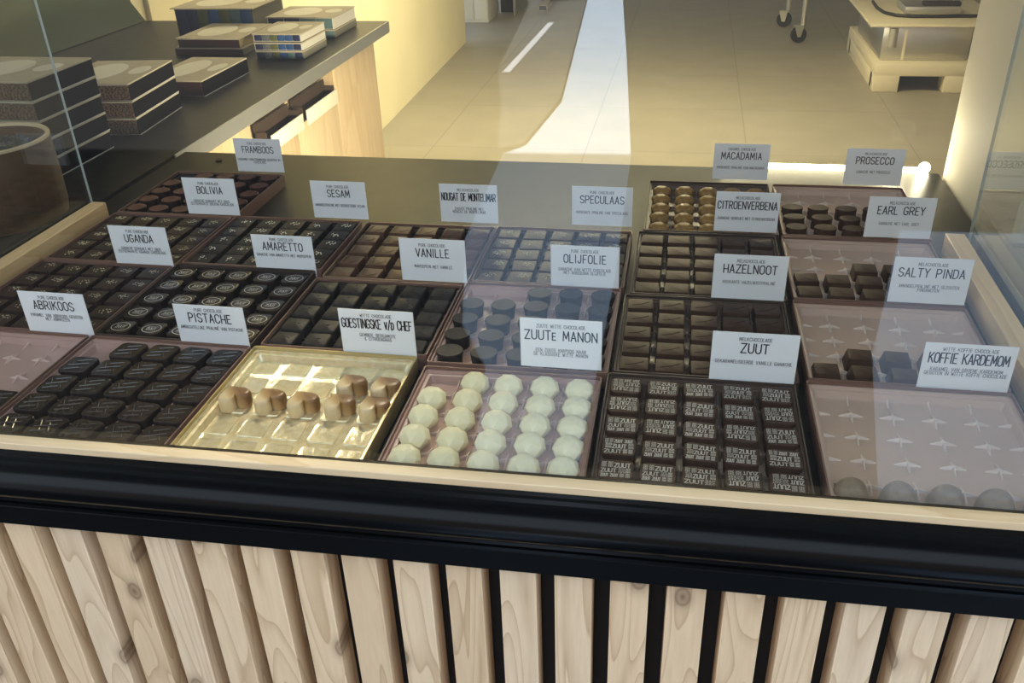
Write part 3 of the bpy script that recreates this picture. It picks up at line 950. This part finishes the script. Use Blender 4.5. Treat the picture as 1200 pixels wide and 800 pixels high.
def collage(bm, w_, d_, z, mi, seed):
    """printed lettering over the top of a praline"""
    rr = random.Random(seed)
    turn = rr.choice((0, PI, 0, PI))
    ct, st = math.cos(turn), math.sin(turn)
    tf = lambda u, v: (u * ct - v * st, u * st + v * ct, z)
    def block(x0, x1, y0, y1, lines, vert=False):
        lh = (y1 - y0 if not vert else x1 - x0) / lines
        for i in range(lines):
            ln = (x1 - x0) if not vert else (y1 - y0)
            hgt = lh * .72
            s = 'ZUUT' if ln < hgt * 3.6 else 'ZUUT ZUUT'
            polys, tw = text_layout(s, hgt, .5, .2)
            k = ln * .96 / tw
            pp = []
            for pl in polys:
                q = []
                for a, b in pl:
                    u, v = a * k, b + i * lh
                    q.append((x0 + u, y0 + v) if not vert else (x0 + lh * lines - v, y0 + u))
                pp.append(q)
            strokes(bm, pp, min(.0010, hgt * .17), tf, mi)
    W2, D2 = w_ / 2 - .0016, d_ / 2 - .0016
    a = rr.uniform(-.35, .25)
    ysplit = [-D2, -D2 + 2 * D2 * rr.uniform(.24, .32), -D2 + 2 * D2 * rr.uniform(.60, .70), D2]
    xs = -W2 + 2 * W2 * rr.uniform(.5, .66)
    block(-W2, xs, ysplit[0] , ysplit[1], 1)
    block(xs + .0008, W2, ysplit[0], ysplit[1], 2)
    if rr.random() < .5:
        block(-W2, xs - .002, ysplit[1] + .0005, ysplit[2], 1)
        block(xs - .001, xs + .0045, ysplit[1] + .0005, ysplit[2], 2, True)
        block(xs + .0055, W2, ysplit[1] + .0005, ysplit[2], 2)
    else:
        block(-W2, -W2 + .006, ysplit[1] + .0005, ysplit[2], 2, True)
        block(-W2 + .007, W2 - .006, ysplit[1] + .0005, ysplit[2], 1)
        block(W2 - .005, W2, ysplit[1] + .0005, ysplit[2], 2, True)
    xs2 = -W2 + 2 * W2 * rr.uniform(.3, .45)
    block(-W2, xs2, ysplit[2] + .0005, ysplit[3], 3)
    block(xs2 + .0008, W2, ysplit[2] + .0005, ysplit[3], 1)


def make_praline(key, v):
    """returns mesh for praline kind 'key', variant v"""
    rr = random.Random(hash((len(key), v, key[0], key[1])) if False else (ord(key[0]) * 131 + ord(key[1]) * 17 + ord(key[2]) + v * 1009))
    bm = bmesh.new()
    if key in ('uga', 'bol', 'ses', 'spe'):
        h = .0125
        slab(bm, .0298, .0296, h, .0012, .985, .0008)
        cx, cy = rr.uniform(-.002, .004), rr.uniform(0, .006)
        if key == 'ses':
            chips(bm, rr.randint(7, 12), 1, h, cx, cy, .0075, .0012, rr, .6)
            return mesh_from(bm, ['dark_soft', 'sesame'], 30)
        chips(bm, rr.randint(18, 28), 1, h, cx, cy, .0085, .0010, rr, .5)
        if key == 'bol' or key == 'spe':
            chips(bm, rr.randint(4, 8), 2, h, cx + .002, cy, .007, .0012, rr, .45)
        return mesh_from(bm, ['dark', 'nib', 'nib_green'], 30)
    if key == 'fra':
        h = .0150
        o_ = ell(.0148, .0140, 30, .025, v)
        rings(bm, [at(o_, .90, 0), at(o_, .93, h * .5), at(o_, .99, h * .86), at(o_, 1.0, h * .95), at(o_, .95, h)], 0, True, True, 1)
        return mesh_from(bm, ['dark', 'red_dust'], 40)
    if key == 'oli':
        h = .0165
        o_ = ell(.0150, .0140, 30, .02, v)
        rings(bm, [at(o_, .86, 0), at(o_, .90, h * .5), at(o_, .97, h * .85), at(o_, .985, h * .94), at(o_, .95, h)], 0, True, True)
        t = [(x, y) for x, y in ell(.010, .008, 12)]
        ribbon(bm, [(-.008, .003), (-.002, .0045), (.004, .003), (.009, .0045)], .0006, h + .0002, 0)
        return mesh_from(bm, 'dark_soft', 40)
    if key == 'pro':
        h = .0165
        o_ = ell(.0150, .0118, 30, .02, v)
        rings(bm, [at(o_, .96, 0), at(o_, .97, h * .45), at(o_, .95, h * .7), at(o_, .985, h * .9), at(o_, .95, h)], 0, True, True)
        return mesh_from(bm, 'milk_dark', 40)
    if key == 'ama':
        h = .0125
        o_ = rrect(.0295, .0285, .006)
        rings(bm, [at(o_, 1, 0), at(o_, 1, h - .0012), at(o_, .985, h - .0003), at(o_, .96, h)], 0)
        z = h + .00015
        e1 = [(.0112 * math.cos(2 * PI * k / 40), .0092 * math.sin(2 * PI * k / 40)) for k in range(41)]
        ribbon(bm, e1, .0009, z, 1)
        put_text(bm, 'ZUUT', 0, -.0022, .0044, .55, .18, .0007, lambda u, w: (u, w, z), 1)
        ribbon(bm, [(-.0065, -.0042), (.0065, -.0042)], .0005, z, 1)
        ribbon(bm, [(-.0065, .0042), (.0065, .0042)], .0005, z, 1)
        return mesh_from(bm, ['dark_gloss', 'cream_ink'], 35)
    if key == 'pis' or key == 'abr':
        h = .0120
        o_ = []
        base = rrect(.0330, .0315, .0066, 6)
        for x, y in base:
            o_.append((x + y * .08, y))
        rings(bm, [at(o_, .96, 0), at(o_, 1, h * .35), at(o_, 1, h - .0018), at(o_, .985, h - .0006), at(o_, .95, h)], 0)
        for c in (-.0085, 0.0, .0085):
            ln = .0105 - abs(c) * .35
            ridge(bm, (-ln + c * .35, c - ln * .28), (ln + c * .35, c + ln * .28), 0.0006, h - .0001, .0010, 1)
        for c in (-.006, .004):
            ridge(bm, (c - .004, .008), (c + .004, -.008), .0005, h - .0001, .0006, 1)
        return mesh_from(bm, ['dark_gloss', 'dark_sheen'], 35)
    if key == 'nou':
        h = .0130
        slab(bm, .0290, .0275, h, .0010, .95, .0008)
        z = h + .0001
        if v % 4 != 3:
            ribbon(bm, [(-.0088, -.0085), (-.0088, .009)], .0012, z, 1)
            ridge(bm, (-.0068, -.0095), (-.0068, .0100), .0008, h - .0001, .0007)
        if v % 2 == 0:
            ridge(bm, (.0, -.0095), (.0105, .0), .0006, h - .0001, .0006)
        ridge(bm, (-.0115, -.0105), (-.0115, .0105), .0010, h - .0001, .0008)
        return mesh_from(bm, ['milk', 'groove'], 30)
    if key == 'van':
        h = .0130
        o_ = rrect(.0290, .0275, .0028)
        rings(bm, [at(o_, 1, 0), at(o_, 1, h * .4), at(o_, .985, h * .75), at(o_, .95, h * .93), at(o_, .90, h)], 0)
        for k in range(3):
            x0, y0 = rr.uniform(-.006, .004), rr.uniform(-.004, .006)
            ridge(bm, (x0, y0), (x0 + rr.uniform(.002, .004), y0 + rr.uniform(-.002, .003)), .0006, h - .0001, .0005)
        return mesh_from(bm, 'dark_soft', 50)
    if key in ('cit', 'haz'):
        h = .0130
        slab(bm, .0310, .0265 if key == 'haz' else .0275, h, .0012, .93, .0008)
        if key == 'haz':
            pts = [(-.010 + .020 * k / 10, -.0035 + .0085 * (k / 10) ** 1.8) for k in range(11)]
            ribbon(bm, pts, .0009, h + .00015, 1)
            for p, q in zip(pts, pts[1:]):
                ridge(bm, (p[0], p[1] - .0009), (q[0], q[1] - .0009), .0006, h - .0001, .0005)
        elif v % 2:
            ribbon(bm, [(.0, .003), (.004, .0045), (.008, .004)], .0007, h + .00015, 1)
        return mesh_from(bm, ['milk_dark', 'groove'], 30)
    if key == 'zuu':
        h = .0130
        o_ = rrect(.0310, .0270, .0055)
        rings(bm, [at(o_, .97, 0), at(o_, 1, h * .3), at(o_, 1, h - .0012), at(o_, .985, h - .0003), at(o_, .965, h)], 0)
        collage(bm, .0290, .0250, h + .00015, 1, v + 5)
        return mesh_from(bm, ['milk_dark', 'cream_ink'], 35)
    if key in ('ear', 'sal'):
        h = .0150
        slab(bm, .0295, .0270, h, .0008, .80 if key == 'sal' else .90, .0008)
        return mesh_from(bm, 'milk_dark', 30)
    if key == 'kof':
        prof = []
        o_ = ell(.0150, .0140, 28, .01, v)
        for k in range(8):
            a = math.radians(90 * k / 8)
            prof.append(at(o_, 1.02 * math.cos(a) ** .75, .0205 * math.sin(a)))
        rings(bm, prof, 0)
        return mesh_from(bm, 'tan_dome', 60)
    if key == 'man':
        bm.free()
        bm = hull_gem([(6, .0130, .0130, 0, 0), (6, .0158, .0158, .0058, 0), (6, .0150, .0150, .0122, PI / 6), (6, .0098, .0098, .0178, 0), (6, .0045, .0045, .0200, PI / 6)], .0006)
        return mesh_from(bm, 'white', 16)
    if key == 'mac':
        bm.free()
        bm = hull_gem([(8, .0135, .0120, 0, .2), (8, .0158, .0142, .0050, .2), (8, .0135, .0118, .0105, .2 + PI / 8), (6, .0075, .0062, .0140, .2)], .0006)
        return mesh_from(bm, 'caramel', 28)
    if key == 'gol':
        o_ = []
        for k in range(44):
            t = 2 * PI * k / 44
            x = 16 * math.sin(t) ** 3
            y = 13 * math.cos(t) - 5 * math.cos(2 * t) - 2 * math.cos(3 * t) - math.cos(4 * t)
            o_.append((x * .00104, (y + 2) * .00100))
        o_ = o_[::-1]
        # turn it so the cleft faces the front left
        a = math.radians(222)
        o_ = [(x * math.cos(a) - y * math.sin(a), x * math.sin(a) + y * math.cos(a)) for x, y in o_]
        h = .0160
        rings(bm, [at(o_, .95, 0), at(o_, 1, h * .2), at(o_, 1.0, h * .78), at(o_, .97, h * .90), at(o_, .90, h * .98), at(o_, .80, h)], 0)
        return mesh_from(bm, 'heart', 50)


FULL = [(i, j) for j in range(5) for i in range(5)]
CELLS = {k: FULL for k in TR}
CELLS['fra'] = [c for c in FULL if c != (0, 4)]
CELLS['pis'] = [c for c in FULL if c != (0, 4)]
CELLS['man'] = [c for c in FULL if c != (0, 4)]
CELLS['oli'] = [c for c in FULL if c not in ((0, 4), (1, 4))]
CELLS['gol'] = [(0, 2), (1, 2), (2, 2), (3, 2), (4, 2), (3, 3), (4, 3)]
CELLS['pro'] = [(i, j) for j in range(3) for i in range(4)]
CELLS['ear'] = [(i, j) for j in range(2) for i in range(4)] + [(2, 2), (3, 2)]
CELLS['sal'] = [(0, 0), (1, 0), (2, 0), (1, 1), (2, 1), (3, 1)]
CELLS['kof'] = [(i, 0) for i in range(5)]
CELLS['abr'] = [(4, 0), (4, 1)]
KIND = {  # object name, short adjective phrase
    'fra': ('round_praline', 'reddish round praline'), 'bol': ('flaked_praline', 'nut-flaked dark square praline'), 'uga': ('nut_praline', 'nut-topped dark square praline'),
    'abr': ('lozenge_praline', 'dark praline'), 'ses': ('seeded_praline', 'seed-sprinkled dark square praline'), 'ama': ('ring_printed_praline', 'ring-printed dark praline'),
    'pis': ('hatched_praline', 'hatched dark lozenge praline'), 'nou': ('grooved_praline', 'grooved brown square praline'), 'van': ('plain_praline', 'plain dark square praline'),
    'gol': ('heart_praline', 'caramel heart praline'), 'spe': ('flecked_praline', 'nut-flecked dark square praline'), 'oli': ('drum_praline', 'round dark drum praline'),
    'man': ('faceted_praline', 'white faceted praline'), 'mac': ('oval_praline', 'golden oval praline'), 'cit': ('bar_praline', 'plain brown bar praline'),
    'haz': ('swoosh_praline', 'swoosh-marked brown bar praline'), 'zuu': ('printed_praline', 'white-lettered brown praline'), 'pro': ('wavy_praline', 'round dark praline'),
    'ear': ('block_praline', 'dark block praline'), 'sal': ('tapered_praline', 'dark tapered block praline'), 'kof': ('dome_praline', 'tan dome praline')}
ROWN = ['front row', 'second row', 'middle row', 'fourth row', 'back row']
COLN = ['leftmost', 'second from left', 'middle', 'second from right', 'rightmost']


def label_for(key, i, j):
    adj = KIND[key][1]
    at_ = {'zuu': 'lettered tray', 'man': 'rosy front tray', 'gol': 'gold tray'}.get(key)
    wh = at_ if at_ else WHERE[key] + ' tray'
    if key == 'abr':
        return ['dark praline in nearly empty ABRIKOOS tray, the nearer of two', 'dark praline in nearly empty ABRIKOOS tray, the farther of two'][j]
    if key == 'gol':
        return '%s in gold tray, %s' % (adj, ('row of five, ' + COLN[i]) if j == 2 else ('left of the two behind' if i == 3 else 'right of the two behind'))
    if key == 'kof':
        return '%s at the front of the KOFFIE KARDEMOM tray, %s of five' % (adj, COLN[i])
    if key == 'sal':
        row = 'front' if j == 0 else 'rear'
        nm = {0: ['left', 'middle', 'right'], 1: ['', 'left', 'middle', 'right']}[j][i]
        return '%s in SALTY PINDA tray, %s of the %s row of three' % (adj, nm, row)
    if key == 'pro':
        return '%s in PROSECCO tray, %s of three rows, %s of four' % (adj, ['front', 'middle', 'rear'][j], ['first', 'second', 'third', 'fourth'][i])
    if key == 'ear':
        if j == 2:
            return '%s in EARL GREY tray, %s of the two at the rear' % (adj, 'left' if i == 2 else 'right')
        return '%s in EARL GREY tray, %s row, %s of four' % (adj, ['front', 'middle'][j], ['first', 'second', 'third', 'fourth'][i])
    return '%s in %s, %s, %s' % (adj, wh, ROWN[j], COLN[i])


GROUP = {k: KIND[k][1] + 's in the ' + {'zuu': 'lettered tray', 'man': 'rosy front tray', 'gol': 'gold tray'}.get(k, WHERE.get(k, '') + ' tray') for k in TR}
for key, (x0, x1, y0, y1) in TR.items():
    w_, d_ = x1 - x0, y1 - y0
    cx, cy = (x0 + x1) / 2, (y0 + y1) / 2
    rz = ROT[key]
    px = (w_ - .041) / 4
    py = (d_ - .041) / 4
    py = min(py, .0370)
    t = thing('praline_tray', TRAY_LABEL[key], 'tray', (cx, cy, ZC), rz, 'praline trays on the counter')
    obj('box_rim', mesh_from(tray_mesh_box(w_, d_), MATS[key][0], 40), t)
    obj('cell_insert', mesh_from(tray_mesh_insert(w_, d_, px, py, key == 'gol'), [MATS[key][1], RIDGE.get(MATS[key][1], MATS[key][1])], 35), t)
    nv = {'zuu': 9, 'man': 1, 'mac': 1, 'gol': 1, 'ear': 1, 'sal': 1, 'cit': 2}.get(key, 4)
    meshes = [make_praline(key, v) for v in range(nv)]
    cz, sz = math.cos(rz), math.sin(rz)
    for (i, j) in CELLS[key]:
        lx, ly = (i - 2) * px, (j - 2) * py
        lx += rnd.uniform(-.0007, .0007)
        ly += rnd.uniform(-.0007, .0007)
        me = meshes[rnd.randrange(nv)]
        o = obj(KIND[key][0], me, None, (cx + lx * cz - ly * sz, cy + lx * sz + ly * cz, ZC + ZF + (.0011 if key == 'gol' else 0)), rz + rnd.uniform(-.05, .05))
        if key in ('fra', 'oli', 'kof', 'pro'):
            o.rotation_euler[2] += 0
        if key == 'man':
            o.rotation_euler[2] += rnd.uniform(-.08, .08)
        if key == 'pis':
            o.rotation_euler[2] += rnd.uniform(-.06, .06)
        tag(o, label_for(key, i, j), 'praline' if key != 'zuu' else 'praline', GROUP[key])

# ------------------------------------------------------------------ flavour cards
PC, MC = 'PURE CHOCOLADE', 'MELKCHOCOLADE'
CARDS = {  # x of left edge, height above 1.125, small line, title, subtitle lines
    'fra': (-.478, .0540, PC, 'FRAMBOOS', ['KARAMEL VAN FRAMBOOS GEGOTEN IN', 'CHOCOLADE']),
    'bol': (-.467, .0540, PC, 'BOLIVIA', ['GANACHE GEMAAKT MET ONZE', 'ZELFGEMAAKTE BOLIVIA CHOCOLADE']),
    'uga': (-.481, .0485, PC, 'UGANDA', ['GANACHE GEMAAKT MET ONZE', 'ZELFGEMAAKTE UGANDA CHOCOLADE']),
    'abr': (-.477, .0460, PC, 'ABRIKOOS', ['KARAMEL VAN ABRIKOOS GEGOTEN', 'MET ABRIKOZEN']),
    'ses': (-.269, .0535, PC, 'SESAM', ['AMANDELPRALINE MET GEROOSTERDE SESAM']),
    'ama': (-.284, .0410, PC, 'AMARETTO', ['GANACHE VAN AMARETTO MET MARSEPEIN']),
    'pis': (-.285, .0415, PC, 'PISTACHE', ['AMBACHTELIJKE PRALINÉ VAN PISTACHE']),
    'nou': (-.076, .0560, MC, 'NOUGAT DE MONTELIMAR', ['ZACHTE PRALINE MET', 'NOUGAT DE MONTELIMAR']),
    'van': (-.078, .0540, PC, 'VANILLE', ['MARSEPEIN MET VANILLE']),
    'gol': (-.093, .0470, 'WITTE CHOCOLADE', 'GOESTINGSKE v/d CHEF', ['GEMBER, BERGAMOTE', '& CITROENGRAS']),
    'spe': (.111, .0570, PC, 'SPECULAAS', ['KROKANTE PRALINE VAN SPECULAAS']),
    'oli': (.108, .0480, PC, 'OLIJFOLIE', ['GANACHE VAN WITTE CHOCOLADE', 'MET ARBEQUINA OLIJFOLIE']),
    'man': (.107, .0575, 'ZUUTE WITTE CHOCOLADE', 'ZUUTe MANON', ['EEN ZUUTE KNIPOOG NAAR', 'DE KLASSIEKE WITTE MANON']),
    'mac': (.304, .0560, 'CARAMEL CHOCOLADE', 'MACADAMIA', ['KROKANTE PRALINÉ VAN MACADAMIA']),
    'cit': (.305, .0550, MC, 'CITROENVERBENA', ['GANACHE VERRIJKT MET CITROENVERBENA']),
    'haz': (.301, .0510, MC, 'HAZELNOOT', ['KROKANTE HAZELNOOTPRALINÉ']),
    'zuu': (.298, .0490, MC, 'ZUUT', ['GEKARAMELISEERDE VANILLE GANACHE']),
    'pro': (.499, .0530, MC, 'PROSECCO', ['GANACHE MET PROSECCO']),
    'ear': (.500, .0540, MC, 'EARL GREY', ['GANACHE MET EARL GREY']),
    'sal': (.499, .0540, MC, 'SALTY PINDA', ['AMANDELPRALINÉ MET GEZOUTEN', 'PINDANOTEN']),
    'kof': (.498, .0445, 'WITTE KOFFIE CHOCOLADE', 'KOFFIE KARDEMOM', ['KARAMEL VAN GROENE KARDEMOM', 'GEGOTEN IN WITTE KOFFIE CHOCOLADE'])}
CARD_LABEL = {'gol': 'white card with long two-word title standing behind the gold tray', 'zuu': 'white card with four-letter title behind the tray of lettered chocolates',
              'man': 'white card standing behind the tray of white faceted pralines', 'nou': 'white flavour card reading NOUGAT DE MONTELIMAR behind the grooved squares'}
CW = 0.083
for key, (cx0, hh, l1, title, subs) in CARDS.items():
    top = 1.125 + hh
    vis = hh
    full = min(top - 1.1012, .0565)
    zb = top - full
    bm = bmesh.new()
    box(bm, 0, CW, 0, .0007, 0, full, 0)
    tf = lambda u, v: (u, -.00025, v)
    vt = full
    m_ = min(vis, .055)
    put_text(bm, l1, CW * .5, vt - m_ * .175 - .0005, .0038, .46, .20, .00045, tf, 2, CW * .66)
    put_text(bm, title, CW * .5, vt - m_ * .235 - .0110, .0105 if len(title) < 15 else .0108, .47 if len(title) < 15 else .36, .20 if len(title) < 15 else .12, .00125, tf, 1, CW * .93)
    for q, s in enumerate(subs):
        put_text(bm, s, CW * .5, vt - m_ * .70 + (.0006 if len(subs) > 1 else -.0008) - .0046 * q, .0038, .44, .22, .00045, tf, 2, CW * .90)
    lean = {'mac': .012, 'cit': .012, 'haz': .008, 'zuu': .005, 'pro': .008, 'ear': .008}.get(key, 0)
    yb = TR[key][3] + .0012 + (ROT[key] * .09)
    o = obj('flavour_card', mesh_from(bm, ['paper', 'ink', 'ink_soft']), None, (cx0, yb, zb), ROT[key] * .6)
    tag(o, CARD_LABEL.get(key, 'white flavour card reading %s behind its tray' % WHERE.get(key, '')), 'card', 'white flavour cards behind the trays')

# ------------------------------------------------------------------ things on the shop floor
stand = thing('plastic_pallet', 'cream plastic footed pallet on the floor under the steel box', 'pallet', (1.47, 5.78, 0))
bm = bmesh.new()
box(bm, 0, .60, 0, 1.30, .105, .185, 0, .008)
for fx in (0, .44):
    for fy in (0, 1.14):
        box(bm, fx, fx + .16, fy, fy + .16, 0, .11, 0, .006)
box(bm, 0, .03, .1, 1.2, .0, .11, 0, .004)
obj('deck', mesh_from(bm, 'cream_plastic', 40), stand)
for fx in (0.015, .47):
    obj('raised_corner', boxm(fx, fx + .11, .01, .10, .17, .1845, 'cream_plastic', .01), stand)
sbox = thing('steel_box', 'square stainless steel box standing on the cream pallet', 'box', (1.50, 5.88, .185))
obj('shell', boxm(0, .55, 0, 1.0, 0.0, .215, 'steel', .006), sbox)
bm = bmesh.new()
box(bm, .135, .150, -.004, .0, .0, .2)
obj('corner_seam', mesh_from(bm, 'cream_plastic'), sbox)
bm = bmesh.new()
tube(bm, [(.06, -.015, .09), (.06, -.015, .21)], .028, 14)
obj('pipe', mesh_from(bm, 'alu', 40), sbox)
tt = thing('white_tray_top', 'broad white tabletop board lying on the steel box at the upper right', 'board', (1.41, 5.86, .402))
obj('board', boxm(0, .85, 0, 1.3, 0, .018, 'cream_plastic', .004), tt)
bm = bmesh.new()
pts = [(.13, .80, .030), (.12, .55, .030), (.14, .36, .030), (.20, .26, .030), (.30, .22, .030), (.45, .22, .030), (.62, .235, .030), (.84, .24, .030)]
tube(bm, pts, .011, 8)
tag(obj('power_cable', mesh_from(bm, 'cable', 60), None, (1.41, 5.86, .402)), 'thick black cable curving across the white tabletop board', 'cable')
dev = thing('grey_device', 'grey mesh-topped device lying on the white tabletop board', 'device', (1.68, 6.22, .4203))
obj('case', boxm(0, .36, 0, .30, 0, .05, 'alu', .006), dev)
obj('cover', boxm(.12, .36, .02, .10, .05, .075, 'dark_void', .006), dev)

cart = thing('trolley', 'metal trolley on black casters at the top of the photo', 'trolley', (1.10, 7.40, 0))
def caster(x, y, rz, leg):
    c = obj('caster', None, cart)
    bpy.data.objects.remove(c)
    bm = bmesh.new()
    tube(bm, [(-.02, 0, .064), (.02, 0, .064)], .062, 24)
    wv = obj('wheel', mesh_from(bm, 'rubber', 40), cart, (x, y, 0), rz)
    bm = bmesh.new()
    for s in (-1, 1):
        vs = [(s * .027, -.03, .135), (s * .027, .045, .135), (s * .027, .015, .05), (s * .027, -.012, .05)]
        vs2 = [(s * .031, b, c_) for _, b, c_ in vs]
        rings(bm, [vs, vs2], 0)
    box(bm, -.031, .031, -.03, .045, .133, .140)
    tube(bm, [(-.032, 0, .064), (.032, 0, .064)], .010, 10)
    obj('fork', mesh_from(bm, 'alu', 40), cart, (x, y, 0), rz)
    bm = bmesh.new()
    tube(bm, [(x + .03 * leg, y + .02, .138), (x + .03 * leg, y + .02, .85)], .021, 14)
    obj('leg', mesh_from(bm, 'alu', 40), cart)
caster(0.02, -.05, PI / 2 + .2, 1)
caster(-0.045, .62, PI / 2 - .3, 1)
caster(0.75, -.05, PI / 2, 1)
caster(0.75, .62, PI / 2, 1)
obj('shelf', boxm(0, .85, -.08, .70, .82, .86, 'alu', .005), cart)

duct = thing('metal_channel', 'tan rectangular tube lying on the floor with a dark open end', 'tube', (-1.285, 8.8, 0))
bm = bmesh.new()
for a0, a1, b0, b1 in ((0, .008, 0, .06), (.087, .095, 0, .06), (0, .095, 0, .006), (0, .095, .054, .06)):
    box(bm, a0, a1, 0, 1.5, b0, b1)
obj('shell', mesh_from(bm, 'tan_box'), duct)
obj('inside', boxm(.008, .087, .02, 1.49, .006, .054, 'dark_void'), duct)

dp = thing('tall_white_locker', 'white upright cabinet beyond the end of the yellow wall', 'cabinet', (-1.95, 8.2, 0))
obj('body', boxm(0, .28, 0, .5, 0, 1.9, 'white_door', .004), dp)
obj('door', boxm(.005, .14, -.012, 0, .03, 1.88, 'white_door', .003), dp)
obj('door', boxm(.146, .275, -.012, 0, .03, 1.88, 'white_door', .003), dp)
dc = thing('dark_cabinet', 'dark open cabinet in the far corner beside the white one', 'cabinet', (-1.66, 8.75, 0))
obj('body', boxm(0, .16, 0, .6, 0, 1.8, 'dark_void', .004), dc)
obj('door', boxm(.165, .19, -.2, .5, 0, 1.8, 'alu', .003), dc, label='grey metal door leaf')

for me in list(bpy.data.meshes):
    if me.users == 0:
        bpy.data.meshes.remove(me)
